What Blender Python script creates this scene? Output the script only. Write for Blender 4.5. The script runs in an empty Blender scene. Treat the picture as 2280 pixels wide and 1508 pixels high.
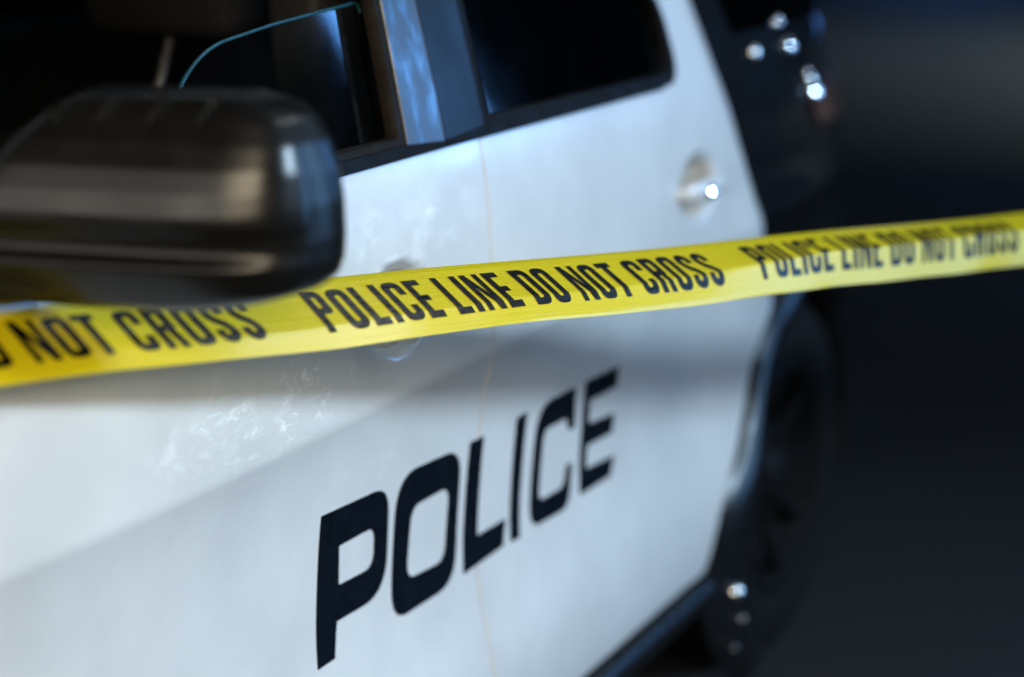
import bpy, bmesh, math, random
from mathutils import Vector, Matrix
from mathutils.geometry import tessellate_polygon
random.seed(7)
scene = bpy.context.scene
COL = scene.collection
R = math.radians

# ------------------------------------------------------------------ camera
# World axes: X points out of the driver's side of the car (door skin near X = 0),
# Y runs towards the car's rear, Z is up. Metres.
cam_d = bpy.data.cameras.new('camera')
cam = bpy.data.objects.new('camera', cam_d)
COL.objects.link(cam)
cam.location = (1.1306, 0.0, 1.49)
cam.rotation_euler = (R(90 - 13.741), 0, R(26.346))
cam_d.lens = 70.0
cam_d.sensor_width = 36.0
cam_d.clip_start = 0.05
cam_d.clip_end = 300
cam_d.dof.use_dof = True
cam_d.dof.focus_distance = 2.14
cam_d.dof.aperture_fstop = 1.75
cam_d.dof.aperture_blades = 0
scene.camera = cam

# ------------------------------------------------------------------ night light
world = bpy.data.worlds.new('World')
scene.world = world
world.use_nodes = True
bg = world.node_tree.nodes['Background']
bg.inputs[0].default_value = (0.30, 0.42, 0.62, 1)
bg.inputs[1].default_value = 0.010

def aim(o, target):
    d = Vector(target) - o.location
    o.rotation_euler = d.to_track_quat('-Z', 'Y').to_euler()

def area(name, loc, target, sx, sy, power, col, shape='RECTANGLE', spread=180):
    l = bpy.data.lights.new(name, 'AREA')
    l.shape = shape
    l.size = sx
    l.size_y = sy
    l.energy = power
    l.color = col
    l.spread = R(spread)
    o = bpy.data.objects.new(name, l)
    COL.objects.link(o)
    o.location = loc
    aim(o, target)
    return o

area('street_lamp_key', (5.4, 3.2, 3.3), (0, 1.9, 1.1), 0.7, 0.7, 50, (0.58, 0.80, 1.0), 'DISK', 70)
area('warm_front_lamp', (-0.25, -2.5, 2.25), (0.1, 1.35, 1.2), 3.9, 0.9, 11, (1.0, 0.95, 0.85), spread=80)
area('warm_side_lamp', (2.0, -1.3, 2.35), (0, 1.05, 0.75), 2.2, 1.1, 25, (1.0, 0.84, 0.60), spread=75)
area('warm_overhead_fill', (2.6, -1.0, 4.6), (0, 1.3, 0.8), 2.6, 2.6, 2, (1.0, 0.88, 0.72), spread=80)  # soft fill added to lift the shadows, not an actual overhead lamp
area('blue_rear_lamp', (2.87, 7.4, 1.85), (0, 2.2, 1.2), 0.36, 1.3, 3.4, (0.14, 0.42, 1.0), spread=60)
area('blue_side_lamp', (3.9, 5.0, 1.75), (0, 2.3, 0.9), 1.6, 2.6, 22, (0.22, 0.52, 1.0), spread=90)
area('rear_sheen_fill', (1.5, 4.3, 4.3), (0.2, 1.9, 1.0), 0.9, 0.9, 2, (0.85, 0.93, 1.0), spread=50)  # weak light added for a sheen on the tape's lower band
# pools of light on the far asphalt
area('yard_ground_fill', (2.6, 9.0, 5.5), (-0.4, 8.0, 0), 3.0, 3.0, 30, (0.46, 0.74, 1.0), spread=120)  # broad fill added to lift the dark middle ground
area('far_yard_lamp', (3.4, 16.6, 4.0), (2.0, 16.6, 0), 0.5, 0.5, 720, (0.80, 1.0, 0.98), 'DISK', 110)
area('far_blue_lamp', (-6.0, 29.0, 4.0), (-5.0, 25.0, 0), 0.6, 0.6, 26, (0.10, 0.32, 1.0), 'DISK', 110)

vs = scene.view_settings
vs.view_transform = 'Standard'
vs.look = 'None'
vs.exposure = 0.0
vs.gamma = 1.0
vs.use_curve_mapping = False

# ------------------------------------------------------------------ materials
def new_mat(name):
    m = bpy.data.materials.new(name)
    m.use_nodes = True
    nt = m.node_tree
    b = nt.nodes['Principled BSDF']
    return m, nt, b

def N(nt, t, **kw):
    n = nt.nodes.new(t)
    for k, v in kw.items():
        setattr(n, k, v)
    return n

def noise(nt, scale, detail=4, rough=0.55, vec=None, mapscale=None):
    n = N(nt, 'ShaderNodeTexNoise')
    n.inputs['Scale'].default_value = scale
    n.inputs['Detail'].default_value = detail
    n.inputs['Roughness'].default_value = rough
    if vec is None:
        tc = N(nt, 'ShaderNodeTexCoord')
        vec = tc.outputs['Object']
    if mapscale:
        mp = N(nt, 'ShaderNodeMapping')
        mp.inputs['Scale'].default_value = mapscale
        nt.links.new(vec, mp.inputs['Vector'])
        vec = mp.outputs['Vector']
    nt.links.new(vec, n.inputs['Vector'])
    return n.outputs[0]

def ramp(nt, src, p0, c0, p1, c1):
    r = N(nt, 'ShaderNodeMapRange')
    r.inputs['From Min'].default_value = p0
    r.inputs['From Max'].default_value = p1
    r.inputs['To Min'].default_value = c0
    r.inputs['To Max'].default_value = c1
    nt.links.new(src, r.inputs['Value'])
    return r.outputs[0]

def math_node(nt, op, a, b=None, c=None):
    n = N(nt, 'ShaderNodeMath', operation=op)
    for i, v in enumerate((a, b, c)):
        if v is None:
            continue
        if isinstance(v, (int, float)):
            n.inputs[i].default_value = v
        else:
            nt.links.new(v, n.inputs[i])
    return n.outputs[0]

def mixcol(nt, fac, a, b):
    n = N(nt, 'ShaderNodeMix', data_type='RGBA')
    if isinstance(fac, (int, float)):
        n.inputs[0].default_value = fac
    else:
        nt.links.new(fac, n.inputs[0])
    for idx, v in ((6, a), (7, b)):
        if isinstance(v, tuple):
            n.inputs[idx].default_value = (*v, 1)
        else:
            nt.links.new(v, n.inputs[idx])
    return n.outputs[2]

def bump(nt, height, strength, dist, normal=None):
    n = N(nt, 'ShaderNodeBump')
    n.inputs['Strength'].default_value = strength
    n.inputs['Distance'].default_value = dist
    nt.links.new(height, n.inputs['Height'])
    if normal is not None:
        nt.links.new(normal, n.inputs['Normal'])
    return n.outputs[0]

def simple(name, col, rough=0.5, spec=0.5, metal=0.0, coat=0.0, coat_r=0.05, grain=0.25, gscale=60, bmp=0.0):
    m, nt, b = new_mat(name)
    nz = noise(nt, gscale)
    f = ramp(nt, nz, 0.3, 1 - grain, 0.7, 1 + grain)
    c = N(nt, 'ShaderNodeVectorMath', operation='SCALE')
    c.inputs[0].default_value = col
    nt.links.new(f, c.inputs['Scale'])
    nt.links.new(c.outputs[0], b.inputs['Base Color'])
    rr = ramp(nt, noise(nt, gscale * 0.35), 0.3, max(0.02, rough * 0.8), 0.7, min(1, rough * 1.25))
    nt.links.new(rr, b.inputs['Roughness'])
    b.inputs['Specular IOR Level'].default_value = spec
    b.inputs['Metallic'].default_value = metal
    b.inputs['Coat Weight'].default_value = coat
    b.inputs['Coat Roughness'].default_value = coat_r
    if bmp:
        nt.links.new(bump(nt, noise(nt, 900, 2), bmp, 0.0005), b.inputs['Normal'])
    return m

def white_paint():
    """Glossy white door paint, hand-worn: smudges, painted-in cloudy reflections, a scratched patch, fine grit."""
    m, nt, b = new_mat('white_car_paint')
    tc = N(nt, 'ShaderNodeTexCoord')
    P = tc.outputs['Object']
    sep = N(nt, 'ShaderNodeSeparateXYZ')
    nt.links.new(P, sep.inputs[0])
    y, z = sep.outputs['Y'], sep.outputs['Z']
    def blob(cy, cz, ry, rz):
        a = math_node(nt, 'DIVIDE', math_node(nt, 'SUBTRACT', y, cy), ry)
        c = math_node(nt, 'DIVIDE', math_node(nt, 'SUBTRACT', z, cz), rz)
        d = math_node(nt, 'ADD', math_node(nt, 'MULTIPLY', a, a), math_node(nt, 'MULTIPLY', c, c))
        return ramp(nt, d, 0.1, 1.0, 1.0, 0.0)
    # scratched patch below the handle line, and rubbed area round the front handle
    s1 = blob(1.68, 0.920, 0.24, 0.066)
    s2 = blob(2.02, 1.045, 0.24, 0.075)
    s3 = blob(1.93, 0.775, 0.10, 0.03)
    def warped(scale, detail, rough, dist, mscale, rot):
        n = N(nt, 'ShaderNodeTexNoise')
        n.inputs['Scale'].default_value = scale
        n.inputs['Detail'].default_value = detail
        n.inputs['Roughness'].default_value = rough
        n.inputs['Distortion'].default_value = dist
        mp_ = N(nt, 'ShaderNodeMapping')
        mp_.inputs['Rotation'].default_value = (rot, 0, 0)
        mp_.inputs['Scale'].default_value = mscale
        nt.links.new(P, mp_.inputs['Vector'])
        nt.links.new(mp_.outputs[0], n.inputs['Vector'])
        return n.outputs[0]
    mot = ramp(nt, warped(20, 10, 0.62, 0.6, (1, 0.8, 1.3), 0.4), 0.50, 0.0, 0.72, 1.0)
    clump = ramp(nt, warped(34, 12, 0.72, 1.1, (1, 0.7, 1.5), 0.55), 0.50, 0.0, 0.61, 1.0)
    hair1 = ramp(nt, warped(1, 2, 0.5, 0.15, (1, 9, 380), 0.10), 0.60, 0.0, 0.70, 1.0)
    hair2 = ramp(nt, warped(1, 2, 0.5, 0.15, (1, 12, 330), 0.75), 0.63, 0.0, 0.72, 1.0)
    hair = math_node(nt, 'MAXIMUM', hair1, hair2)
    broad = ramp(nt, warped(9, 6, 0.6, 0.4, (1, 1, 1.4), 0.2), 0.40, 0.0, 0.65, 1.0)
    sc = math_node(nt, 'MULTIPLY', math_node(nt, 'MAXIMUM', clump, math_node(nt, 'MULTIPLY', hair, 0.5)), broad)
    scr = math_node(nt, 'MULTIPLY', s1, sc)
    rub = math_node(nt, 'MULTIPLY', math_node(nt, 'ADD', math_node(nt, 'MULTIPLY', s2, 0.55), math_node(nt, 'MULTIPLY', s3, 0.5)), mot)
    marks = math_node(nt, 'MINIMUM', math_node(nt, 'ADD', scr, rub), 1.0)
    dirt_reflection = ramp(nt, noise(nt, 5, 6, 0.6), 0.35, 0.0, 0.75, 1.0)
    base = mixcol(nt, dirt_reflection, (0.655, 0.66, 0.655), (0.545, 0.55, 0.55))  # dirt mottle, deepened to paint cloudy reflections into the colour
    speck = N(nt, 'ShaderNodeTexVoronoi')
    speck.inputs['Scale'].default_value = 38
    nt.links.new(P, speck.inputs['Vector'])
    sp = ramp(nt, speck.outputs['Distance'], 0.015, 0.5, 0.035, 0.0)
    sp = math_node(nt, 'MULTIPLY', sp, ramp(nt, noise(nt, 4, 2), 0.55, 0, 0.6, 1))
    base = mixcol(nt, sp, base, (0.22, 0.19, 0.15))
    base = mixcol(nt, math_node(nt, 'MULTIPLY', marks, 0.9), base, (0.95, 0.96, 0.97))  # scratches and rubs, with the scratches' glint painted in as near-white
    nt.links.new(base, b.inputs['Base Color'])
    b.inputs['Roughness'].default_value = 0.42
    b.inputs['Coat Weight'].default_value = 0.75
    cr = math_node(nt, 'ADD', ramp(nt, noise(nt, 9, 7, 0.62), 0.3, 0.10, 0.75, 0.26), math_node(nt, 'MULTIPLY', marks, 0.25))
    nt.links.new(cr, b.inputs['Coat Roughness'])
    nb = bump(nt, noise(nt, 420, 2), 0.03, 0.0004)
    nb = bump(nt, marks, 0.25, 0.0006, nb)
    nt.links.new(nb, b.inputs['Coat Normal'])
    return m

def asphalt():
    m, nt, b = new_mat('asphalt')
    g = noise(nt, 140, 6, 0.7)
    big = noise(nt, 0.6, 5, 0.6)
    c1 = mixcol(nt, ramp(nt, g, 0.35, 0, 0.7, 1), (0.014, 0.015, 0.017), (0.036, 0.036, 0.038))
    c2 = mixcol(nt, ramp(nt, big, 0.35, 0.0, 0.7, 0.55), c1, (0.020, 0.020, 0.020))
    nt.links.new(c2, b.inputs['Base Color'])
    nt.links.new(ramp(nt, big, 0.3, 0.62, 0.7, 0.85), b.inputs['Roughness'])
    b.inputs['Specular IOR Level'].default_value = 0.35
    nt.links.new(bump(nt, g, 0.7, 0.006), b.inputs['Normal'])
    return m

def tape_yellow():
    m, nt, b = new_mat('yellow_tape_plastic')
    uv = N(nt, 'ShaderNodeTexCoord').outputs['UV']
    streak = noise(nt, 1.0, 4, 0.6, uv, (3.5, 26, 1))
    fine = noise(nt, 1.0, 3, 0.6, uv, (5, 90, 1))
    base = mixcol(nt, ramp(nt, streak, 0.3, 0, 0.7, 1), (0.80, 0.64, 0.004), (0.85, 0.69, 0.008))
    nt.links.new(base, b.inputs['Base Color'])
    nt.links.new(ramp(nt, fine, 0.3, 0.20, 0.7, 0.34), b.inputs['Roughness'])
    b.inputs['Specular IOR Level'].default_value = 0.5
    b.inputs['Coat Weight'].default_value = 0.6
    b.inputs['Coat Roughness'].default_value = 0.13
    nb = bump(nt, streak, 0.36, 0.004)
    nb = bump(nt, fine, 0.12, 0.0008, nb)
    nt.links.new(nb, b.inputs['Normal'])
    tr = N(nt, 'ShaderNodeBsdfTranslucent')
    tr.inputs['Color'].default_value = (0.80, 0.58, 0.02, 1)
    mx = N(nt, 'ShaderNodeMixShader')
    mx.inputs[0].default_value = 0.32
    nt.links.new(b.outputs[0], mx.inputs[1])
    nt.links.new(tr.outputs[0], mx.inputs[2])
    nt.links.new(mx.outputs[0], nt.nodes['Material Output'].inputs['Surface'])
    return m

def tape_ink():
    m, nt, b = new_mat('black_tape_ink')
    uv = N(nt, 'ShaderNodeTexCoord').outputs['UV']
    streak = noise(nt, 1.0, 4, 0.6, uv, (3.5, 26, 1))
    wear = noise(nt, 1.0, 6, 0.7, uv, (160, 50, 1))
    nt.links.new(mixcol(nt, ramp(nt, wear, 0.62, 0, 0.72, 0.25), (0.003, 0.003, 0.0035), (0.07, 0.06, 0.008)), b.inputs['Base Color'])
    b.inputs['Roughness'].default_value = 0.20
    b.inputs['Specular IOR Level'].default_value = 0.28
    nt.links.new(bump(nt, streak, 0.36, 0.004), b.inputs['Normal'])
    return m

def thin_glass(name, tint, keep):
    m, nt, b = new_mat(name)
    nt.nodes.remove(b)
    t = N(nt, 'ShaderNodeBsdfTransparent')
    t.inputs[0].default_value = (*tint, 1)
    g = N(nt, 'ShaderNodeBsdfGlossy')
    nt.links.new(ramp(nt, noise(nt, 7, 6, 0.6), 0.35, 0.02, 0.75, 0.05), g.inputs['Roughness'])
    g.inputs['Color'].default_value = (0.9, 0.95, 1, 1)
    d = N(nt, 'ShaderNodeBsdfDiffuse')
    d.inputs[0].default_value = (0.10, 0.13, 0.16, 1)
    fr = N(nt, 'ShaderNodeFresnel')
    fr.inputs[0].default_value = 1.45
    film = N(nt, 'ShaderNodeMixShader')
    nt.links.new(ramp(nt, noise(nt, 14, 7, 0.65), 0.4, keep * 0.3, 0.8, keep), film.inputs[0])
    nt.links.new(t.outputs[0], film.inputs[1])
    nt.links.new(d.outputs[0], film.inputs[2])
    mx = N(nt, 'ShaderNodeMixShader')
    nt.links.new(fr.outputs[0], mx.inputs[0])
    nt.links.new(film.outputs[0], mx.inputs[1])
    nt.links.new(g.outputs[0], mx.inputs[2])
    nt.links.new(mx.outputs[0], nt.nodes['Material Output'].inputs['Surface'])
    return m

M = {
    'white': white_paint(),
    'black_paint': simple('black_car_paint', (0.0035, 0.0035, 0.004), 0.5, 0.03, coat=0.07, coat_r=0.02, gscale=20),
    'decal': simple('navy_black_vinyl', (0.0022, 0.0042, 0.008), 0.30, 0.22, gscale=90, bmp=0.04),
    'mirror_plastic': simple('satin_black_plastic', (0.0045, 0.0045, 0.0045), 0.29, 0.34, grain=0.12, gscale=40, bmp=0.08),
    'trim': simple('matt_black_trim', (0.0035, 0.0035, 0.004), 0.6, 0.10, gscale=80, bmp=0.1),
    'arch': simple('textured_arch_plastic', (0.005, 0.005, 0.006), 0.30, 0.45, gscale=120, bmp=0.04),
    'rubber': simple('brown_black_rubber', (0.009, 0.006, 0.004), 0.65, 0.12, gscale=80),
    'pillar': None,
    'cup_shade': simple('taupe_cup_shade', (0.42, 0.37, 0.30), 0.45, 0.4, gscale=80, bmp=0.1),  # taupe paints the brownish shade of the finger bowl
    'tyre': simple('tyre_rubber', (0.007, 0.007, 0.007), 0.85, 0.15, gscale=90, bmp=0.2),
    'rim': simple('black_steel_rim', (0.004, 0.004, 0.0045), 0.7, 0.12, gscale=60),
    'chrome': simple('worn_chrome', (0.62, 0.63, 0.65), 0.14, 0.5, metal=1.0, grain=0.1),
    'bead': simple('polished_bead', (0.9, 0.92, 0.95), 0.03, 0.5, metal=1.0, grain=0.02),
    'red_lens': simple('red_lamp_lens', (0.05, 0.001, 0.003), 0.25, 0.2),
    'clear_lens': simple('smoked_clear_lens', (0.012, 0.013, 0.015), 0.2, 0.15),
    'seat': simple('black_seat_cloth', (0.016, 0.016, 0.018), 0.9, 0.2, gscale=140, bmp=0.3),
    'steel': simple('brushed_steel_post', (0.14, 0.14, 0.15), 0.45, 0.4, metal=0.4),
    'interior': simple('dark_cabin_plastic', (0.010, 0.010, 0.011), 0.7, 0.3, gscale=70, bmp=0.15),
    'glass': thin_glass('clear_window_glass', (0.86, 0.93, 0.95), 0.012),
    'tint': thin_glass('tinted_window_glass', (0.06, 0.07, 0.08), 0.004),
    'glass_edge': simple('teal_glass_edge', (0.009, 0.048, 0.065), 0.3, 0.3),
    'mirror': simple('mirror_silver', (0.85, 0.87, 0.9), 0.03, 0.5, metal=1.0, grain=0.02),
    'asphalt': asphalt(),
    'yellow': tape_yellow(),
    'ink': tape_ink(),
}

def pillar_mat():
    """Gloss black pillar cover, hazy with road film and water marks."""
    m, nt, b = new_mat('gloss_black_pillar_film')
    film = ramp(nt, noise(nt, 34, 8, 0.6, None, (1, 1.3, 0.6)), 0.35, 0.0, 0.75, 1.0)
    nt.links.new(mixcol(nt, film, (0.012, 0.015, 0.020), (0.050, 0.055, 0.065)), b.inputs['Base Color'])
    nt.links.new(ramp(nt, film, 0, 0.20, 1, 0.42), b.inputs['Roughness'])
    b.inputs['Specular IOR Level'].default_value = 0.6
    return m
M['pillar'] = pillar_mat()
M['pillar_clean'] = simple('gloss_black_pillar', (0.008, 0.010, 0.014), 0.32, 0.12, gscale=12)

# ------------------------------------------------------------------ helpers
def link(name, me, mat=None, parent=None):
    o = bpy.data.objects.new(name, me)
    COL.objects.link(o)
    if mat is not None:
        me.materials.append(M[mat])
    if parent is not None:
        o.parent = parent
    return o

def empty(name, loc=(0, 0, 0), parent=None):
    o = bpy.data.objects.new(name, None)
    COL.objects.link(o)
    o.location = loc
    if parent is not None:
        o.parent = parent
    return o

def from_bm(name, bm, mat, parent, smooth=True):
    me = bpy.data.meshes.new(name)
    bm.normal_update()
    bm.to_mesh(me)
    bm.free()
    if smooth:
        me.polygons.foreach_set('use_smooth', [True] * len(me.polygons))
    return link(name, me, mat, parent)

def fillet(poly, seg=7):
    """poly: [(a, b[, radius])] -> polygon with rounded corners."""
    out = []
    n = len(poly)
    for i in range(n):
        p = poly[i]
        r = p[2] if len(p) > 2 else 0
        P = Vector(p[:2])
        if r <= 0:
            out.append(P)
            continue
        A = Vector(poly[i - 1][:2]) - P
        B = Vector(poly[(i + 1) % n][:2]) - P
        la, lb = A.length, B.length
        A.normalize()
        B.normalize()
        ang = A.angle(B)
        t = min(r / math.tan(ang / 2), la * 0.5, lb * 0.5)
        p0, p1 = P + A * t, P + B * t
        for k in range(seg + 1):
            u = k / seg
            out.append(p0 * (1 - u) ** 2 + P * 2 * u * (1 - u) + p1 * u * u)
    return [(v.x, v.y) for v in out]

# ------------------------------------------------------------------ body side surface X = S(y, z)
_G = [(.20, .9), (.27, .5), (.30, .16), (.34, .06), (.40, -.06), (.47, -.24), (.55, -.12), (.63, .02), (.72, .07),
      (.80, .17), (.856, .30), (.870, -.02), (.95, -.03), (1.03, -.06), (1.09, -.14), (1.15, -.22), (1.25, -.24),
      (1.60, -.30), (1.9, -.3)]
def _g(z):
    if z <= _G[0][0]:
        return _G[0][1]
    for (a, b), (c, d) in zip(_G, _G[1:]):
        if z <= c:
            return b + (d - b) * (z - a) / (c - a)
    return _G[-1][1]
_Z0, _DZ = .15, .0025
_T = [0.]
for i in range(700):
    _T.append(_T[-1] + _g(_Z0 + (i + .5) * _DZ) * _DZ)
def _tab(z):
    k = max(0., min(699., (z - _Z0) / _DZ))
    i = int(k)
    return _T[i] + (_T[i + 1] - _T[i]) * (k - i)
_X0 = _tab(.97)
def sm(a, b, x):
    t = max(0., min(1., (x - a) / (b - a)))
    return t * t * (3 - 2 * t)
HANDLES = [(1.985, .968), (2.958, .968)]
_EDGE = [(.2777, 3.0284), (.3812, 3.0685), (.4788, 3.153), (.5684, 3.2165), (.6241, 3.2596), (.6582, 3.2916), (.701, 3.3223), (.7487, 3.328), (.8343, 3.3013), (.9286, 3.2555), (1.0229, 3.1885), (1.1432, 3.1146), (1.256, 3.0625), (1.42, 2.98), (1.52, 2.90)]
def door_edge(z):
    for a, b in zip(_EDGE, _EDGE[1:]):
        if z <= b[0]:
            return a[1] + (b[1] - a[1]) * max(0., (z - a[0]) / (b[0] - a[0]))
    return 2.90
def S(y, z):
    x = _tab(z) - _X0
    if y < 1.65:
        x -= .12 * (1.65 - y) ** 2
    x += .030 * sm(2.95, 3.30, y) * sm(.15, .4, z) * (1 - sm(.74, .95, z))
    ye = door_edge(z)            # the rear door rolls inwards along its trailing edge
    x -= .020 * min(1.0, max(0.0, (y - ye + .09) / .09)) ** 2 * sm(.66, .82, z)
    if y > 3.4:
        x -= (.30 - .08 * sm(.45, .7, z)) * (y - 3.4) ** 2 * (1 + .4 * sm(.9, 1.15, z))
    for hy, hz in HANDLES:      # finger bowls behind the door handles
        d = ((y - hy) / .086) ** 2 + ((z - hz) / .057) ** 2
        if d < 1:
            x -= .030 * (1 - d ** 2) ** 1.5
    return x
def Sn(y, z, sgn=1):
    e = .002
    n = Vector((1, -(S(y + e, z) - S(y - e, z)) / (2 * e), -(S(y, z + e) - S(y, z - e)) / (2 * e)))
    n.x *= sgn
    return n.normalized()
MIR = -1.84     # far side of the car: X -> MIR - X

def frange(a, b, st):
    out = []
    v = a
    while v < b:
        out.append(v)
        v += st
    return out

def panel(name, outer, holes, off, mat, parent, thick=.014, step=.025, ycuts=(), zcuts=(), far=False, fixed=None):
    """Sheet cut to an outline in (y, z) and pressed onto the body side, with a turned-in edge."""
    loops = [outer] + list(holes)
    pts = [p for l in loops for p in l]
    tris = tessellate_polygon([[Vector((p[0], p[1], 0)) for p in l] for l in loops])
    bm = bmesh.new()
    vv = [bm.verts.new((0, p[0], p[1])) for p in pts]
    for t in tris:
        try:
            bm.faces.new([vv[i] for i in t])
        except ValueError:
            pass
    bmesh.ops.remove_doubles(bm, verts=bm.verts[:], dist=1e-5)
    y0, y1 = min(p[0] for p in pts), max(p[0] for p in pts)
    z0, z1 = min(p[1] for p in pts), max(p[1] for p in pts)
    ys = sorted(set([round(k * step, 5) for k in range(int(y0 / step), int(y1 / step) + 2)] + list(ycuts)))
    zs = sorted(set([round(k * step, 5) for k in range(int(z0 / step), int(z1 / step) + 2)] + list(zcuts)))
    for v in ys:
        if y0 + 1e-4 < v < y1 - 1e-4:
            bmesh.ops.bisect_plane(bm, geom=bm.verts[:] + bm.edges[:] + bm.faces[:], plane_co=(0, v, 0), plane_no=(0, 1, 0), dist=1e-6)
    for v in zs:
        if z0 + 1e-4 < v < z1 - 1e-4:
            bmesh.ops.bisect_plane(bm, geom=bm.verts[:] + bm.edges[:] + bm.faces[:], plane_co=(0, 0, v), plane_no=(0, 0, 1), dist=1e-6)
    bm.normal_update()
    sgn = -1 if far else 1
    surf = (lambda y, z: fixed) if fixed is not None else S
    verts, norms, faces = [], [], []
    idx = {}
    for f in bm.faces:
        loop = [v for v in f.verts]
        if (f.normal.x < 0) != far:
            loop.reverse()
        ids = []
        for v in loop:
            if v not in idx:
                idx[v] = len(verts)
                y, z = v.co.y, v.co.z
                x = surf(y, z) + off
                verts.append((x if not far else MIR - x, y, z))
                norms.append(Vector((sgn, 0, 0)) if fixed is not None else Sn(y, z, sgn))
            ids.append(idx[v])
        faces.append(ids)
    if thick > 0:
        for e in bm.edges:
            if len(e.link_faces) == 1:
                f = e.link_faces[0]
                c = f.calc_center_median()
                a, b = e.verts
                en = Vector((0, b.co.z - a.co.z, -(b.co.y - a.co.y)))
                if en.length < 1e-9:
                    continue
                en.normalize()
                if en.dot((a.co + b.co) / 2 - c) < 0:
                    en = -en
                ids = []
                for v, dx in ((a, 0), (b, 0), (b, -thick), (a, -thick)):
                    x = surf(v.co.y, v.co.z) + off + dx
                    ids.append(len(verts))
                    verts.append((x if not far else MIR - x, v.co.y, v.co.z))
                    sn = Sn(v.co.y, v.co.z, sgn) if dx == 0 and fixed is None else en
                    norms.append((en * .75 + sn * .55).normalized() if dx == 0 else en)
                A, B_, D_ = (Vector(verts[i]) for i in (ids[0], ids[1], ids[3]))
                if (B_ - A).cross(D_ - A).dot(en) < 0:
                    ids.reverse()
                faces.append(ids)
    bm.free()
    me = bpy.data.meshes.new(name)
    me.from_pydata(verts, [], faces)
    me.update()
    me.polygons.foreach_set('use_smooth', [True] * len(me.polygons))
    me.normals_split_custom_set_from_vertices([tuple(n) for n in norms])
    return link(name, me, mat, parent)

def tube(name, pts, rad, mat, parent, seg=12, flat=1.0):
    """Round bar along points; rad may be a list."""
    bm = bmesh.new()
    n = len(pts)
    P = [Vector(p) for p in pts]
    rings = []
    for i in range(n):
        t = (P[min(i + 1, n - 1)] - P[max(i - 1, 0)]).normalized()
        ref = Vector((0, 0, 1)) if abs(t.z) < .9 else Vector((1, 0, 0))
        a = t.cross(ref).normalized()
        b = t.cross(a).normalized()
        r = rad[i] if isinstance(rad, (list, tuple)) else rad
        rings.append([bm.verts.new(P[i] + a * math.cos(k * 2 * math.pi / seg) * r * flat + b * math.sin(k * 2 * math.pi / seg) * r) for k in range(seg)])
    for i in range(n - 1):
        for k in range(seg):
            bm.faces.new((rings[i][k], rings[i][(k + 1) % seg], rings[i + 1][(k + 1) % seg], rings[i + 1][k]))
    bm.faces.new(rings[0])
    bm.faces.new(rings[-1])
    bmesh.ops.recalc_face_normals(bm, faces=bm.faces[:])
    return from_bm(name, bm, mat, parent)

def box(name, lo, hi, mat, parent, bev=.01, seg=3, shape=None):
    bm = bmesh.new()
    bmesh.ops.create_cube(bm, size=1)
    lo, hi = Vector(lo), Vector(hi)
    for v in bm.verts:
        v.co = Vector(((lo[i] + hi[i]) / 2 + v.co[i] * (hi[i] - lo[i])) for i in range(3))
    if shape:
        for v in bm.verts:
            v.co = Vector(shape(v.co))
    if bev:
        bmesh.ops.bevel(bm, geom=bm.edges[:] + bm.verts[:], offset=bev, segments=seg, profile=.5, affect='EDGES')
    return from_bm(name, bm, mat, parent)

def lathe(name, prof, center, mat, parent, seg=64, hole=False):
    """Revolve [(x, r)] about the axle (X)."""
    bm = bmesh.new()
    rings = []
    for x, r in prof:
        rings.append([bm.verts.new((center[0] + x, center[1] + r * math.cos(2 * math.pi * k / seg), center[2] + r * math.sin(2 * math.pi * k / seg))) for k in range(seg)])
    for i in range(len(rings) - 1):
        for k in range(seg):
            bm.faces.new((rings[i][k], rings[i][(k + 1) % seg], rings[i + 1][(k + 1) % seg], rings[i + 1][k]))
    bmesh.ops.recalc_face_normals(bm, faces=bm.faces[:])
    return from_bm(name, bm, mat, parent)

def loft(name, rows, mat, parent, close=False):
    bm = bmesh.new()
    g = [[bm.verts.new(p) for p in r] for r in rows]
    for i in range(len(g) - 1):
        for k in range(len(g[0]) - 1):
            bm.faces.new((g[i][k], g[i][k + 1], g[i + 1][k + 1], g[i + 1][k]))
    bmesh.ops.recalc_face_normals(bm, faces=bm.faces[:])
    return from_bm(name, bm, mat, parent)

def lerp_table(tab, v):
    if v <= tab[0][0]:
        return tab[0][1:]
    for a, b in zip(tab, tab[1:]):
        if v <= b[0]:
            t = (v - a[0]) / (b[0] - a[0])
            return tuple(p + (q - p) * t for p, q in zip(a[1:], b[1:]))
    return tab[-1][1:]

# ------------------------------------------------------------------ ground
GROUND = -.07
bm = bmesh.new()
bmesh.ops.create_grid(bm, x_segments=40, y_segments=40, size=120)
for v in bm.verts:
    v.co.z = GROUND
ground = from_bm('ground', bm, 'asphalt', None)
ground['kind'] = 'structure'
ground['label'] = 'dark asphalt ground behind the car'

# ------------------------------------------------------------------ police car
car = empty('police_car', (-0.92, 2.0, GROUND))
car['label'] = 'black and white police car with POLICE lettering across its doors'
car['category'] = 'police car'

crease = [round(.842 + .004 * k, 4) for k in range(10)]
hz = [round(.895 + .009 * k, 4) for k in range(17)]
def hy(c):
    return [round(c - .105 + .0105 * k, 4) for k in range(21)]

BELT = 1.150
# front door: sheet with window opening
fd_out = fillet([(.80, .292, .03), (2.222, .292, .012), (2.222, 1.20), (2.208, 1.52, .05), (1.42, 1.52, .16), (.92, 1.20, .04), (.83, 1.09, .05)])
fw = fillet([(1.02, BELT, .02), (2.038, BELT, .008), (2.058, 1.478, .02), (1.47, 1.478, .12), (1.09, 1.225, .10)])
front_door = panel('front_door', fd_out, [fw], 0, 'white', car, step=.02, ycuts=hy(1.985), zcuts=crease + hz)
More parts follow.
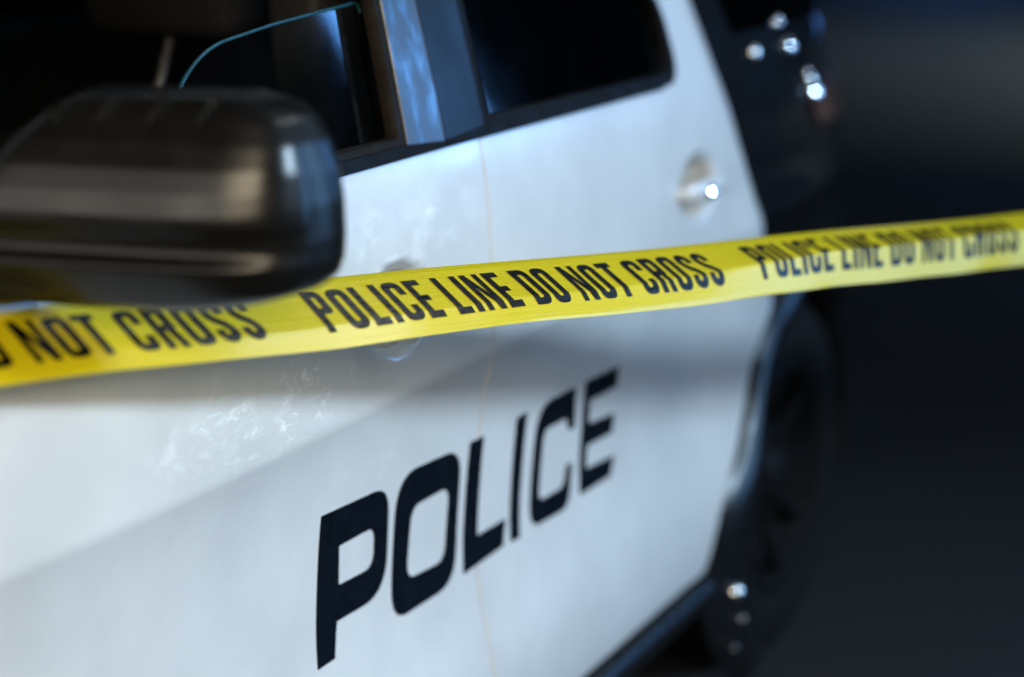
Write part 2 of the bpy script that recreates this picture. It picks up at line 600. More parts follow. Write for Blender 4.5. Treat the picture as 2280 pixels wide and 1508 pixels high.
# rear door
trail = [(b, a) for a, b in _EDGE[:-2]][::-1] + [(3.022, .292)]
trail = [q for q in trail if q[1] > .285]
rd_out = [(2.228, .292)] + [(2.228, 1.2), (2.214, 1.52)] + [(2.90, 1.52), (2.98, 1.42)] + trail
rw = fillet([(2.205, BELT, .01), (2.882, BELT - .004, .03), (2.862, 1.24, .05), (2.70, 1.455, .06), (2.195, 1.462, .02)])
rw = [(max(p[0], 2.240), p[1]) for p in rw]
rw_hole = fillet([(2.243, BELT, .01), (2.905, BELT - .006, .11), (2.885, 1.25, .12), (2.75, 1.455, .08), (2.236, 1.462, .02)], 10)
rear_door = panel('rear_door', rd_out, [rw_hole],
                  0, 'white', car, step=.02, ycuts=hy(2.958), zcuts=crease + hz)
front_door['label'] = 'white front door with open window'
rear_door['label'] = 'white rear door cut round the wheel arch'

panel('door_seal', [(2.212, .30), (2.238, .30), (2.238, BELT - .02), (2.212, BELT - .02)], [], -.006, 'trim', rear_door, thick=.004)
# belt mouldings and pillar covers
panel('belt_moulding', fillet([(1.03, BELT - .012, .005), (2.128, BELT - .010), (2.128, BELT - .002), (2.040, BELT + .004), (1.03, BELT + .006, .005)]), [], .0075, 'trim', front_door, thick=.03)
panel('belt_moulding', fillet([(2.132, BELT - .010), (2.83, BELT - .012, .005), (2.83, BELT + .002, .005), (2.234, BELT + .004), (2.132, BELT - .002)]), [], .0075, 'trim', rear_door, thick=.03)
panel('pillar_cover', fillet([(2.039, BELT - .004, .006), (2.128, BELT - .006, .006), (2.126, 1.50), (2.058, 1.50)]), [], .005, 'pillar', front_door, thick=.004)
panel('pillar_cover', fillet([(2.133, BELT - .004, .006), (2.236, BELT - .002, .008), (2.226, 1.50), (2.131, 1.50)]), [], .004, 'pillar_clean', rear_door, thick=.004)

def ring_seal(out, parent, mat='trim'):
    cy = (min(p[0] for p in out) + max(p[0] for p in out)) / 2
    cz = (min(p[1] for p in out) + max(p[1] for p in out)) / 2
    hy_ = (max(p[0] for p in out) - min(p[0] for p in out)) / 2
    hz_ = (max(p[1] for p in out) - min(p[1] for p in out)) / 2
    f = lambda d: [(cy + (p[0] - cy) * (1 + d / hy_), cz + (p[1] - cz) * (1 + d / hz_)) for p in out]
    return panel('window_seal', f(.005), [f(-.012)], .002, mat, parent, thick=.018, step=.03)
ring_seal(rw_hole, rear_door)
ring_seal(fw, front_door, 'rubber')

# window glass
def glass_sheet(name, outline, off, mat, parent, thick=.005):
    g = panel(name, outline, [], off, mat, parent, thick=0, step=.05)
    return g
glass_top = fillet([(1.22, 1.10), (2.040, 1.10), (2.046, 1.318, .012), (1.86, 1.306, .5), (1.70, 1.29, .5), (1.60, 1.20, .3), (1.53, 1.12)], 14)
fg = glass_sheet('window_glass', glass_top, -.026, 'glass', front_door)
rail = [p for p in glass_top if p[1] > 1.16]
rail.sort()
tube('glass_edge', [(S(p[0], p[1]) - .026, p[0], p[1]) for p in rail], .0022, 'glass_edge', front_door, seg=8)
glass_sheet('window_glass', fillet([(2.236, 1.12), (2.90, 1.12), (2.89, 1.24), (2.74, 1.48), (2.23, 1.48)]), -.014, 'tint', rear_door)

# door handles: strap bridging the finger bowl
def handle(cy, cz, parent):
    pts, rad = [], []
    for k in range(25):
        t = -1 + 2 * k / 24
        y = cy + .098 * t
        z = cz + .004 - .004 * t * t
        x = S(cy, cz + .07) + .030 * (1 - abs(t) ** 4) - .004
        pts.append((x, y, z))
        rad.append(.0165 * (1 - .55 * abs(t) ** 5))
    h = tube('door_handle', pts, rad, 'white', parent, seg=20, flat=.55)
    return h
handle(*HANDLES[0], front_door)
handle(*HANDLES[1], rear_door)
for (cy, cz), par in zip(HANDLES, (front_door, rear_door)):
    panel('handle_cup_shade', [(cy + .071 * math.cos(2 * math.pi * k / 40), cz + .046 * math.sin(2 * math.pi * k / 40)) for k in range(40)], [], .0012, 'cup_shade', par, thick=.002, step=.008)  # sheet added in each bowl, its colour standing in for shade
def disc(name, cy, cz, r, dep, mat, parent, xoff=0.0):
    x = S(cy, cz) + xoff
    prof = [(0, r), (dep * .7, r * .96), (dep, r * .8), (dep * 1.12, 0.0002)]
    return lathe(name, prof, (x, cy, cz), mat, parent, seg=24)
def small_dome(name, x, cy, cz, r, mat, parent, R_=.035, axis=(.74, -.57, .36)):
    """Polished convex cap of rim radius r and curvature R_, facing along axis."""
    bm = bmesh.new()
    ax = Vector(axis).normalized()
    u = ax.cross(Vector((0, 0, 1))).normalized()
    v = ax.cross(u)
    amax = math.asin(min(.98, r / R_))
    base = Vector((x, cy, cz))
    rings = []
    for k in range(9):
        a = amax * k / 8 + (.0005 if k == 0 else 0)
        rings.append([bm.verts.new(base + ax * (R_ * (math.cos(a) - math.cos(amax)) + .004) + (u * math.cos(q * math.pi / 12) + v * math.sin(q * math.pi / 12)) * R_ * math.sin(a)) for q in range(24)])
    rings.append([bm.verts.new(base - ax * .012 + (u * math.cos(q * math.pi / 12) + v * math.sin(q * math.pi / 12)) * r) for q in range(24)])
    for i in range(9):
        for q in range(24):
            bm.faces.new((rings[i][q], rings[i][(q + 1) % 24], rings[i + 1][(q + 1) % 24], rings[i + 1][q]))
    bm.faces.new(rings[0])
    bmesh.ops.recalc_face_normals(bm, faces=bm.faces[:])
    return from_bm(name, bm, mat, parent)
small_dome('handle_glint_bead', S(2.958, 1.05) + .033, 2.925, .968, .013, 'bead', rear_door, .055)  # polished bead added to throw a bright dot off the handle

# POLICE decal, heavy extended capitals with rounded corners
PH = .755
def rr(L):
    return fillet(L, 9)
glyphs = [
    ('P', rr([(1.8316, .7558), (1.9895, .7473, .040), (1.9895, .6090, .055), (1.8713, .6128), (1.8623, .5701), (1.8248, .5699)]),
     [rr([(1.8751, .7058), (1.9575, .7040, .018), (1.9573, .6523, .022), (1.8757, .6567)])], front_door),
    ('O', rr([(2.0104, .7532, .050), (2.1790, .7436, .045), (2.1670, .5634, .055), (1.9985, .5663, .035)]),
     [rr([(2.0489, .7011, .024), (2.1495, .6993, .022), (2.1390, .6009, .026), (2.0377, .6082, .022)])], front_door),
    ('L', rr([(2.2007, .7438), (2.2388, .7422), (2.2295, .6059), (2.3143, .6038), (2.3030, .5687), (2.1868, .5664)]), [], front_door),
    ('I', rr([(2.3384, .7411), (2.3704, .7419), (2.3537, .5648), (2.3261, .5665)]), [], rear_door),
    ('C', rr([(2.4075, .7408, .05), (2.5320, .7395, .012), (2.5370, .6753), (2.5146, .6778, .006), (2.5084, .6976, .012), (2.4311, .6999, .02), (2.4181, .5974, .015),
              (2.5023, .5951, .02), (2.5120, .6242), (2.5326, .6233), (2.5190, .5602, .035), (2.3870, .5666, .03)]), [], rear_door),
    ('E', rr([(2.5670, .7382), (2.6924, .7329), (2.6870, .7012), (2.5877, .7040), (2.5875, .6683), (2.6843, .6598), (2.6770, .6305), (2.5850, .6348),
              (2.5807, .6001), (2.6863, .5923), (2.6680, .5645), (2.5555, .5667)]), [], rear_door),
]
for ch, out, hl, par in glyphs:
    o = panel('decal_letter', out, hl, .0012, 'decal', par, thick=.0012, step=.02)
    o['label'] = 'black letter ' + ch

# rear quarter in black
arch_c = (3.57, .315)
def arch_pt(r, a):
    return (arch_c[0] + r * math.cos(R(a)), arch_c[1] + r * math.sin(R(a)))
qp = [(3.07, 1.256), (2.987, 1.42), (2.907, 1.52), (3.95, 1.52), (4.10, 1.36), (4.24, 1.05), (4.30, .80), (4.31, .62), (4.27, .36), (4.02, .33)]
qp += [arch_pt(.42, a) for a in range(0, 139, 6)]
qp += [(b + .007, a + .001) for a, b in _EDGE if .65 < a < 1.2]
quarter = panel('quarter_panel', qp, [], 0, 'black_paint', car, step=.03, zcuts=crease)
quarter['label'] = 'black rear quarter panel over the wheel'
panel('quarter_window', fillet([(3.22, 1.19, .03), (3.86, 1.18, .04), (3.76, 1.44, .05), (3.08, 1.46, .03)]), [], .003, 'tint', quarter, thick=.004, step=.05)

# wheel arch flare
def arch_trim(cx, cz, r0, rr1, prt, a0=-8, a1=216):
    rows = []
    for a in range(a0, a1 + 1, 4):
        row = []
        r1 = lerp_table([(118, .452), (126, .458), (138, .452), (148, .438), (158, .450), (171, .510), (183, .545), (192, .56), (212, .50)], a)[0] if a > 120 else rr1
        for k in range(9):
            t = k / 8
            r = r0 + (r1 - r0) * t
            y = cx + r * math.cos(R(a))
            z = max(.2, cz + r * math.sin(R(a)))
            lift = .022 * math.sin(math.pi * min(1, .18 + .82 * t)) ** .6 if t < 1 else 0.0
            row.append((S(y, max(z, .3)) + lift + (.0 if t > 0 else -.06), y, cz + r * math.sin(R(a))))
        rows.append(row)
    return loft('wheel_arch_trim', rows, 'arch', prt)
arch_trim(arch_c[0], arch_c[1], .385, .448, car)
# inner arch liner
rows = []
for a in range(-10, 191, 8):
    rows.append([(S(3.2, .5) - .05 - dx, arch_c[0] + .40 * math.cos(R(a)), arch_c[1] + .40 * math.sin(R(a))) for dx in (0, .1, .2, .3)])
loft('wheel_arch_liner', rows, 'interior', car)

# rocker panel with a raised step edge
rows = []
for k in range(28):
    y = .8 + (3.035 - .8) * k / 27
    x = S(y, .30)
    rows.append([(x - .03, y, .285), (x - .004, y, .282), (x + .012, y, .272), (x + .018, y, .255), (x + .012, y, .236), (x - .012, y, .222), (x - .05, y, .20), (x - .10, y, .18), (x - .4, y, .17)])
rock = loft('rocker_panel', rows, 'arch', car)
rock['label'] = 'black plastic rocker panel under the doors'

# rear wheel
def wheel(name, cy, cz, cx, prt):
    w = empty(name, (cx, cy, cz), prt)
    tyre = [(-.21, .235), (-.215, .28), (-.20, .34), (-.17, .365), (-.10, .370), (-.04, .364), (-.008, .34), (.008, .285), (.002, .238), (-.01, .228)]
    lathe('tyre', tyre, (0, 0, 0), 'tyre', w)
    rimp = [(-.01, .232), (.001, .226), (-.004, .214), (-.05, .205), (-.07, .18), (-.055, .13), (-.03, .09), (-.028, .06), (-.012, .055), (-.006, .03), (-.006, .0005)]
    lathe('rim', rimp, (0, 0, 0), 'rim', w)
    for k in range(5):
        a = 2 * math.pi * k / 5 + .3
        lathe('lug_nut', [(-.04, .012), (-.012, .012), (-.008, .009), (-.007, .0003)], (0, .075 * math.cos(a), .075 * math.sin(a)), 'rim', w, seg=10)
    for k in range(9):
        a = 2 * math.pi * k / 9
        tube('spoke', [(-.052, .09 * math.cos(a), .09 * math.sin(a)), (-.038, .15 * math.cos(a), .15 * math.sin(a)), (-.03, .208 * math.cos(a), .208 * math.sin(a))], .014, 'rim', w, seg=8)
    return w
wheel('rear_wheel', arch_c[0], .300, -.040, car)
wheel('front_wheel', .31, .300, -.075, car)

# polished beads added on the arch flare to catch lamp glints
def dome(name, x, cy, cz, r, mat, parent, R_=.035, axis=(.74, -.57, .36)):
    o = small_dome(name, x, cy, cz, r, mat, parent, R_, axis)
    return o
for cy, cz, r, R_ in ((3.098, .238, .011, .018), (3.125, .178, .0038, .0045), (3.095, .135, .003, .0038)):
    dome('glint_bead', S(cy, .3) + .027, cy, cz, r, 'bead', car, R_)

# tail light wrapping the rear corner
tail = empty('tail_light', (0, 0, 0), car)
tail['label'] = 'dark red wrap-around tail light'
panel('red_lens', fillet([(3.68, .985, .02), (4.20, .95, .03), (4.18, 1.05, .03), (3.62, 1.045, .02)]), [], .008, 'red_lens', tail, thick=.02)
panel('clear_lens', fillet([(3.605, 1.055, .02), (4.17, 1.065, .02), (4.14, 1.16, .03), (3.72, 1.13, .03)]), [], .008, 'clear_lens', tail, thick=.02)
for cy, cz, r, R_ in ((3.622, 1.052, .014, .042), (3.60, 1.075, .009, .016), (3.585, 1.088, .007, .011)):
    dome('lens_glint_bead', S(cy, cz) + .010, cy, cz, r, 'bead', tail, R_)  # beads added on the lens for bright dots, not working bulbs
for cy, cz, r, R_ in ((3.302, 1.152, .010, .017), (3.492, 1.148, .012, .027), (3.45, 1.193, .009, .014)):
    dome('glint_bead', S(cy, cz) + .004, cy, cz, r, 'bead', car, R_)  # more beads added for glints along the quarter panel

# rear bumper, tailgate, roof, hood, far side, cabin
def span(y0f, z, n=17):
    out = []
    for k in range(n):
        t = k / (n - 1)
        out.append(t)
    return out
rows = []
for zz in (.33, .36, .45, .58, .64, .66, .80, .95, 1.10, 1.25, 1.40, 1.52):
    y_c = 4.31 if zz < .7 else 4.31 - .32 * max(0, (zz - .8)) ** 1.2
    row = []
    xl = S(min(4.27, y_c), zz)
    xr = MIR - xl
    for k in range(25):
        t = k / 24
        x = xl + (xr - xl) * t
        e = abs(2 * t - 1)
        bump_y = .07 if zz < .655 else 0.0
        row.append((x, y_c - .02 + (.08 + bump_y) * (1 - e ** 4), zz))
    rows.append(row)
loft('tailgate', rows, 'black_paint', car)
rows = []
for k in range(15):
    y = 1.41 + (3.98 - 1.41) * k / 14
    xl = S(y, 1.52) + .0
    xr = MIR - xl
    row = []
    for j in range(21):
        t = j / 20
        e = abs(2 * t - 1)
        row.append((xl + (xr - xl) * t, y, 1.515 + .13 * (1 - e ** 3.2) * (1 - .25 * (2 * k / 14 - 1) ** 4)))
    rows.append(row)
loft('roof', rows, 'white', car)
# windshield and hood
rows = []
for k in range(8):
    t = k / 7
    y = .85 + (1.42 - .85) * t
    z = 1.09 + (1.53 - 1.09) * t
    xl = S(y, z) - .02
    xr = MIR - xl
    rows.append([(xl + (xr - xl) * j / 16, y - .14 * (1 - abs(2 * j / 16 - 1) ** 2), z) for j in range(17)])
loft('windshield', rows, 'tint', car)
rows = []
for k in range(14):
    y = -.58 + (.86 + .58) * k / 13
    z = .84 + .25 * (k / 13) ** .7
    xl = S(max(y, .2), 1.0) - .03 - .25 * max(0, (-.16 - y) / .42) ** 2
    xr = MIR - xl
    rows.append([(xl + (xr - xl) * j / 16, y - (.1 if k == 0 else 0) * (1 - abs(2 * j / 16 - 1) ** 2), z + .05 * (1 - abs(2 * j / 16 - 1) ** 4) - (.04 if k == 0 else 0)) for j in range(17)])
loft('hood', rows, 'black_paint', car)
rows = []
for zz in (.25, .35, .5, .62, .75, .83):
    xl = S(.2, .9) - .28
    rows.append([(xl + (MIR - 2 * xl) * j / 16, -.61 - .12 * (1 - abs(2 * j / 16 - 1) ** 2) + .05 * abs(zz - .5), zz) for j in range(17)])
loft('front_bumper', rows, 'black_paint', car)
ff = [(.793, .30), (.823, 1.07), (.65, 1.06), (.05, .98), (-.46, .86), (-.58, .6), (-.56, .33), (-.13, .31)]
ff += [(.31 + .40 * math.cos(R(a)), .355 + .40 * math.sin(R(a))) for a in range(172, 7, -10)]
panel('front_fender', ff, [], 0, 'black_paint', car, step=.05)
# far side
fs = [(.80, .292), (2.9, .292), (3.05, .40), (3.3, .75), (4.27, .75), (4.24, 1.05), (4.10, 1.36), (3.95, 1.52), (1.42, 1.52), (.92, 1.20), (.83, 1.09)]
panel('far_body_side', fs, [fillet([(1.25, BELT), (3.8, BELT), (3.7, 1.45), (1.68, 1.45)])], 0, 'black_paint', car, step=.05, far=True)
panel('far_window', fillet([(1.23, BELT - .02), (3.82, BELT - .02), (3.72, 1.47), (1.66, 1.47)]), [], -.02, 'tint', car, thick=0, step=.1, far=True)
box('floor_pan', (MIR + .1, .3, .2), (-.1, 4.2, .26), 'interior', car)
box('door_lining', (-.20, .95, .35), (-.13, 2.20, 1.10), 'interior', front_door, .02)
box('door_lining', (-.16, 2.25, .35), (-.09, 3.0, 1.10), 'interior', rear_door, .02)
box('far_door_lining', (MIR + .05, 1.0, .30), (MIR + .10, 4.0, 1.12), 'interior', car, .02)
box('dashboard', (MIR + .12, .88, .70), (-.12, 1.15, 1.06), 'interior', car, .05)
# pillar inside between the doors
box('pillar_lining', (-.16, 2.08, .30), (-.075, 2.20, 1.50), 'interior', car, .02, shape=lambda c: (c.x - (.10 if c.z > 1 else 0), c.y, c.z))
def seat(cx, name):
    s = empty(name, (cx, 2.0, .26), car)
    sh = lambda c: (c.x * (1 - .12 * max(0, c.z - .5)), c.y + .30 * max(0, c.z - .45), c.z)
    box('backrest', (-.25, -.05, .30), (.25, .10, .86), 'seat', s, .05, 4, sh)
    box('seat_cushion', (-.26, -.58, .10), (.26, .0, .32), 'seat', s, .06, 4)
    box('headrest', (-.13, .20, .985), (.13, .31, 1.16), 'seat', s, .04, 4)
    for dx in (0,):
        tube('headrest_post', [(dx, .185, .86), (dx, .25, 1.0)], .007, 'steel', s, seg=10)
    return s
seat(-.50, 'driver_seat')
seat(-1.32, 'passenger_seat')
rs = empty('rear_seat', (-.92, 3.15, .26), car)
box('backrest', (-.72, -.02, .28), (.72, .14, .88), 'seat', rs, .05, 4, lambda c: (c.x, c.y + .25 * max(0, c.z - .45), c.z))
box('seat_cushion', (-.72, -.52, .10), (.72, .02, .30), 'seat', rs, .06, 4)
# seat belt buckle tongue hanging in the driver's window
# side mirror -----------------------------------------------------
mir = empty('side_mirror', (.284, 1.383, 1.192), car)
mir.rotation_euler = (0, 0, .2)
# local axes: x outboard, y rearward, z up (offset from the outer rim point)
ROWS = [(1.2940, -.2240, -.0860), (1.2920, -.2298, -.0680), (1.2887, -.2375, -.0560), (1.2835, -.2482, -.0455), (1.2752, -.2613, -.0335), (1.2570, -.2865, -.0225), (1.2340, -.3128, -.0155),
        (1.2069, -.3400, -.0115), (1.1759, -.3600, -.0105), (1.1564, -.3660, -.0120), (1.1427, -.3660, -.0170), (1.1321, -.3600, -.0285), (1.1250, -.3500, -.0470),
        (1.1175, -.3350, -.0780), (1.1120, -.3000, -.1180)]
ROWS = [(z - 1.192, a, b - .007) for z, a, b in ROWS][::-1]
DEP = [(1.1120, .012), (1.1150, .026), (1.1220, .038), (1.1320, .046), (1.1420, .053), (1.1520, .0590), (1.1570, .0612), (1.1600, .0610), (1.1640, .0580), (1.1690, .0545), (1.1750, .0535), (1.1830, .0548), (1.1885, .0585),
       (1.1915, .0622), (1.1950, .0638), (1.2020, .0632), (1.2200, .0590), (1.2400, .0525), (1.2600, .0430), (1.2800, .0300), (1.2890, .0215), (1.2918, .0185), (1.2935, .0150), (1.2940, .0120)]
DEP = [(z - 1.192, d) for z, d in DEP]
def smooth_table(tab, v, w=.0012):
    return sum(lerp_table(tab, v + dv)[0] * k for dv, k in ((-w, .25), (0, .5), (w, .25)))
NV, NU = 150, 180
zlo, zhi = ROWS[0][0], ROWS[-1][0]
def housing():
    bm = bmesh.new()
    grid = []
    for i in range(NV + 1):
        q = i / NV
        q = .5 - .5 * math.cos(math.pi * q) if False else q
        z = zlo + (zhi - zlo) * q
        a, b = lerp_table(ROWS, z)
        a = sum(lerp_table(ROWS, z + d)[0] for d in (-.002, 0, .002)) / 3
        b = sum(lerp_table(ROWS, z + d)[1] for d in (-.002, 0, .002)) / 3
        D = smooth_table(DEP, z)
        row = []
        for j in range(NU + 1):
            t = j / NU
            t = .5 - .5 * math.cos(math.pi * t)
            u = a + (b - a) * t
            e = 2 * t - 1
            k = (1 - abs(e) ** (4.6 if e > 0 else 14)) ** .62
            dep = D * k
            for gx in (-.2289, -.1836, -.1389, -.0948):      # drain notches in the top edge
                if z > 1.272 - 1.192:
                    off = u - (gx - .33 * (1.294 - 1.192 - z))
                    if abs(off) < .0045:
                        dep -= .0045 * (1 - (off / .0045) ** 2) * sm(1.270 - 1.192, 1.282 - 1.192, z)
            row.append(bm.verts.new((u, -dep, z)))
        grid.append(row)
    for i in range(NV):
        for j in range(NU):
            bm.faces.new((grid[i][j], grid[i][j + 1], grid[i + 1][j + 1], grid[i + 1][j]))
    # rearward side wall, slightly tapered in
    ring = [grid[0][j] for j in range(NU + 1)] + [grid[i][NU] for i in range(1, NV + 1)] + [grid[NV][j] for j in range(NU - 1, -1, -1)] + [grid[i][0] for i in range(NV - 1, 0, -1)]
    prev = ring
    cx, cz = -.165, .005
    for dy, sc in ((.006, 1.020), (.018, 1.044), (.034, 1.062), (.044, 1.066), (.050, 1.058), (.051, 1.02), (.044, .95)):
        cur = [bm.verts.new((cx + (v.co.x - cx) * (sc if v.co.x > cx else 1), dy, cz + (v.co.z - cz) * (1 + (sc - 1) * .25))) for v in ring]
        n = len(ring)
        for k in range(n):
            bm.faces.new((prev[k], prev[(k + 1) % n], cur[(k + 1) % n], cur[k]))
        prev = cur
    bm.faces.new(prev)
    bmesh.ops.recalc_face_normals(bm, faces=bm.faces[:])
    o = from_bm('housing', bm, 'mirror_plastic', mir)
    o['label'] = 'black plastic mirror housing with four notches'
    return o
housing()
# reflective plate on the rear face
bm = bmesh.new()
pl = []
for z, a, b in ROWS[2:-2]:
    pl.append((-.15 + (b + .15) * .88, .005 + (z - .005) * .88))
for z, a, b in ROWS[2:-2][::-1]:
    pl.append((-.15 + (a + .15) * .88, .005 + (z - .005) * .88))
v0 = [bm.verts.new((p[0], .047, p[1])) for p in pl]
v1 = [bm.verts.new((p[0], .040, p[1])) for p in pl]
bm.faces.new(v0)
for k in range(len(pl)):
    bm.faces.new((v0[k], v0[(k + 1) % len(pl)], v1[(k + 1) % len(pl)], v1[k]))
bmesh.ops.recalc_face_normals(bm, faces=bm.faces[:])
from_bm('mirror_glass', bm, 'mirror', mir, False)
# arm to the door, below the inboard end
rows = []
for k in range(14):
    t = k / 13
    u = -.19 - .135 * t
    zc = 1.137 - 1.192 + .006 * t
    hh = .012 + .022 * sm(0, 1, t)
    dd = .026 + .020 * t
    rows.append([(u, -.012 + dd * math.cos(2 * math.pi * j / 20) * (abs(math.cos(2 * math.pi * j / 20)) ** -.3 if abs(math.cos(2 * math.pi * j / 20)) > .01 else 1), zc + hh * math.sin(2 * math.pi * j / 20)) for j in range(21)])
loft('mirror_arm', rows, 'mirror_plastic', mir)

# ------------------------------------------------------------------ barrier tape
tape = empty('barrier_tape', (0, 0, 0))
tape['label'] = 'yellow police line tape stretched across the car door'
tape['category'] = 'barrier tape'
T0 = Vector((.0736, 1.6398, 1.0741))
TD = Vector((.2172, .6620, -.0541))
PER = TD.length
td = TD.normalized()
to = Vector((td.y, -td.x, 0)).normalized()
tv = td.cross(to)
if tv.z > 0:
    tv = -tv
W = .100
# s, crease position, tilt above the crease, tilt below it (degrees from level)
FOLD = [(-.9, .75, 28, 34), (-.4, .75, 26, 34), (0, .72, 28, 42), (.3, .70, 27, 44), (.6, .68, 26, 50), (.9, .62, 23, 60), (1.2, .56, 20, 80), (1.8, .50, 20, 85), (3.5, .48, 24, 84)]
NT = 40
_cache = {}
def section(s):
    key = round(s, 4)
    if key in _cache:
        return _cache[key]
    tc, p1, p2 = lerp_table(FOLD, s)
    pts = [(0., 0.)]
    for k in range(NT):
        t = (k + .5) / NT
        w = sm(tc - .025, tc + .025, t)
        ph = p1 + (p2 - p1) * w
        ph += 16 * max(0, 1 - t / .12) ** 1.5 * -1            # top edge lies flatter
        ph += 1.2 * math.sin(9 * s + 1.3) * math.sin(math.pi * t) + .7 * math.sin(23 * s + 5 * t)
        if .25 < s < 1.2:
            ph += 26 * sm(.93, 1.0, t) * sm(.25, .45, s) * (1 - sm(.95, 1.2, s))   # curled lower edge
        a = R(ph)
        pts.append((pts[-1][0] + math.cos(a) * W / NT, pts[-1][1] + math.sin(a) * W / NT))
    _cache[key] = pts
    return pts
def tape_pos(s, t, lift=0.0):
    pts = section(s)
    k = max(0., min(NT - 1e-6, t * NT))
    i = int(k)
    f = k - i
    a = pts[i][0] + (pts[i + 1][0] - pts[i][0]) * f
    b = pts[i][1] + (pts[i + 1][1] - pts[i][1]) * f
    da, db = pts[i + 1][0] - pts[i][0], pts[i + 1][1] - pts[i][1]
    l = math.hypot(da, db)
    base = T0 + TD * s
    base.z += .0012 * math.sin(6.3 * s) - .004 * max(0, s - 2) ** 2
    p = base + to * (a + db / l * lift) + tv * (b - da / l * lift)
    if s < -.3:
        lim = S(p.y, p.z) + .004 + .004 * max(0, t) + lift
        if p.x < lim:
            p.x = lim
    return p
S0, S1 = -.95, 6.0
ns = 850
verts, faces, uvs = [], [], []
for i in range(ns + 1):
    s = S0 + (S1 - S0) * i / ns
    for j in range(NT + 1):
        verts.append(tape_pos(s, j / NT))
        uvs.append((s * PER / W * .1 * 10 / 7, j / NT))
for i in range(ns):
    for j in range(NT):
        a = i * (NT + 1) + j
        faces.append((a, a + 1, a + NT + 2, a + NT + 1))
me = bpy.data.meshes.new('ribbon')
me.from_pydata(verts, [], faces)
uvl = me.uv_layers.new(name='UVMap')
for l in me.loops:
    uvl.data[l.index].uv = uvs[l.vertex_index]
me.polygons.foreach_set('use_smooth', [True] * len(me.polygons))
ribbon = link('ribbon', me, 'yellow', tape)
ribbon['label'] = 'creased glossy yellow plastic ribbon'

# condensed capitals: unit cap height, y down from cap line
def stroke(path, w):
    P = [Vector(p) for p in path]
    L, Rr = [], []
    for i in range(len(P)):
        t = (P[min(i + 1, len(P) - 1)] - P[max(i - 1, 0)]).normalized()
        n = Vector((-t.y, t.x))
        L.append(P[i] + n * w / 2)
        Rr.append(P[i] - n * w / 2)
    return [(v.x, v.y) for v in L + Rr[::-1]]
def arc(cx, cy, rx, ry, a0, a1, n=10):
    return [(cx + rx * math.cos(R(a0 + (a1 - a0) * k / n)), cy + ry * math.sin(R(a0 + (a1 - a0) * k / n))) for k in range(n + 1)]
lw, sw = .465, .166
def ring(w):
    return fillet([(0, 0, .2), (w, 0, .2), (w, 1, .2), (0, 1, .2)], 10), [fillet([(sw, sw * .9, .08), (w - sw, sw * .9, .08), (w - sw, 1 - sw * .9, .08), (sw, 1 - sw * .9, .08)], 8)]
def letter(ch):
    h = sw * .9
    if ch == 'I':
        return sw, [(0, 0), (sw, 0), (sw, 1), (0, 1)], []
    if ch == 'L':
        return .38, [(0, 0), (sw, 0), (sw, 1 - h), (.38, 1 - h), (.38, 1), (0, 1)], []
    if ch == 'E':
        return .39, [(0, 0), (.39, 0), (.39, h), (sw, h), (sw, .43), (.35, .43), (.35, .43 + h), (sw, .43 + h), (sw, 1 - h), (.39, 1 - h), (.39, 1), (0, 1)], []
    if ch == 'T':
        return .42, [(0, 0), (.42, 0), (.42, h), (.21 + sw / 2, h), (.21 + sw / 2, 1), (.21 - sw / 2, 1), (.21 - sw / 2, h), (0, h)], []
    if ch == 'N':
        return .48, [(0, 0), (.16, 0), (.34, .60), (.34, 0), (.48, 0), (.48, 1), (.325, 1), (.14, .38), (.14, 1), (0, 1)], []
    if ch == 'O':
        o, hl = ring(lw)
        return lw, o, hl
    if ch == 'D':
        return lw, fillet([(0, 0), (lw, 0, .2), (lw, 1, .2), (0, 1)], 10), [fillet([(sw, h), (lw - sw, h, .08), (lw - sw, 1 - h, .08), (sw, 1 - h)], 8)]
    if ch == 'P':
        return .44, fillet([(0, 0), (.44, 0, .17), (.44, .58, .17), (sw, .58), (sw, 1), (0, 1)], 10), [fillet([(sw, h), (.44 - sw, h, .07), (.44 - sw, .58 - h, .07), (sw, .58 - h)], 8)]
    if ch == 'R':
        return .46, fillet([(0, 0), (.45, 0, .17), (.45, .53, .12), (.40, .56), (.46, 1), (.30, 1), (.24, .58), (sw, .58), (sw, 1), (0, 1)], 10), [fillet([(sw, h), (.45 - sw, h, .07), (.45 - sw, .58 - h, .07), (sw, .58 - h)], 8)]
    if ch == 'C':
        return lw, fillet([(0, 0, .2), (lw, 0, .2), (lw, .36), (lw - sw, .36), (lw - sw, h, .08), (sw, h, .08), (sw, 1 - h, .08), (lw - sw, 1 - h, .08), (lw - sw, .64), (lw, .64), (lw, 1, .2), (0, 1, .2)], 10), []
    if ch == 'S':
        w = .44
        m = sw / 2
        path = [(w - m, .31), (w - m, .25)] + arc(w / 2, .22, w / 2 - m, .22 - m, 0, -180, 14) + [(m, .27), (m + .02, .34), (w / 2 - .06, .44), (w / 2 + .06, .55), (w - m - .02, .65), (w - m, .73)] + arc(w / 2, .78, w / 2 - m, .22 - m, 0, 180, 14) + [(m, .74), (m, .69)]
        return w, stroke(path, sw), []
    raise KeyError(ch)

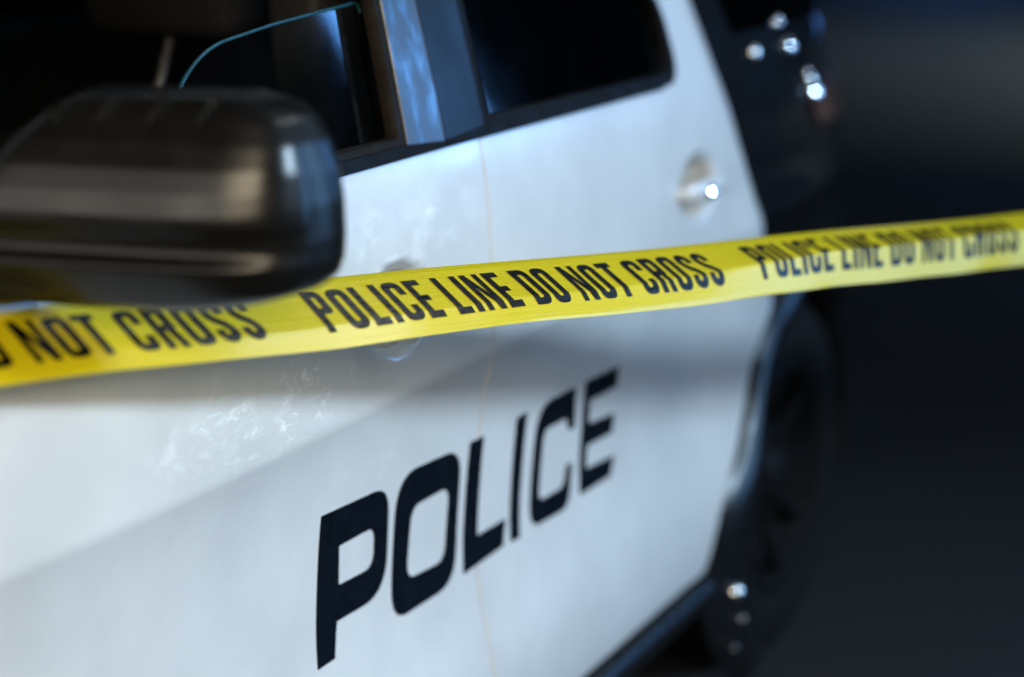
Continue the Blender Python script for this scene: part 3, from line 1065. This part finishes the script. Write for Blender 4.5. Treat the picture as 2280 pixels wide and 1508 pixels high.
GAP, SPACE = .115, .36
CAP0, CAP1 = .205, .805          # cap line and baseline across the ribbon
TEXT = ['POLICE', 'LINE', 'DO', 'NOT', 'CROSS']
tot = 0
lay = []
for wi, wd in enumerate(TEXT):
    row = []
    for ch in wd:
        w, o, h = letter(ch)
        row.append((tot, o, h))
        tot += w + GAP
    tot += SPACE - GAP
    lay.append((wd, row))
tot -= SPACE
TLEN = .893                       # share of one repeat that the text takes
def word(wd, row, rep):
    bm = bmesh.new()
    for x0, o, hl in row:
        loops = [o] + hl
        pts = [p for l in loops for p in l]
        tris = tessellate_polygon([[Vector((p[0], p[1], 0)) for p in l] for l in loops])
        vv = [bm.verts.new(((x0 + p[0]) / tot * TLEN + rep - .010, CAP0 + p[1] * (CAP1 - CAP0), 0)) for p in pts]
        for t in tris:
            try:
                bm.faces.new([vv[i] for i in t])
            except ValueError:
                pass
    ss = [v.co.x for v in bm.verts]
    ds = (S1 - S0) / ns
    k = int((min(ss) - S0) / ds) + 1
    while S0 + k * ds < max(ss):
        if k % 2 == 0:
            bmesh.ops.bisect_plane(bm, geom=bm.verts[:] + bm.edges[:] + bm.faces[:], plane_co=(S0 + k * ds, 0, 0), plane_no=(1, 0, 0), dist=1e-6)
        k += 1
    for j in range(1, NT):
        bmesh.ops.bisect_plane(bm, geom=bm.verts[:] + bm.edges[:] + bm.faces[:], plane_co=(0, j / NT, 0), plane_no=(0, 1, 0), dist=1e-6)
    me = bpy.data.meshes.new('printed_word')
    uvv = []
    for v in bm.verts:
        s, t = v.co.x, v.co.y
        uvv.append((s * PER / W * .1 * 10 / 7, t))
        v.co = tape_pos(s, t, .0007)
    bm.normal_update()
    for f in bm.faces:
        if f.normal.z < 0:
            f.normal_flip()
    bm.to_mesh(me)
    bm.free()
    ul = me.uv_layers.new(name='UVMap')
    for l in me.loops:
        ul.data[l.index].uv = uvv[l.vertex_index]
    me.polygons.foreach_set('use_smooth', [True] * len(me.polygons))
    o = link('printed_word', me, 'ink', tape)
    o['label'] = 'black printed word ' + wd
for rep in (-1, 0, 1, 2, 3, 4, 5):
    for wd, row in lay:
        word(wd, row, rep)

# parts above were modelled in world coordinates: keep them there under the car's base
bpy.context.view_layer.update()
for o in list(car.children):
    o.matrix_parent_inverse = Matrix.Translation((.92, -2.0, -GROUND))
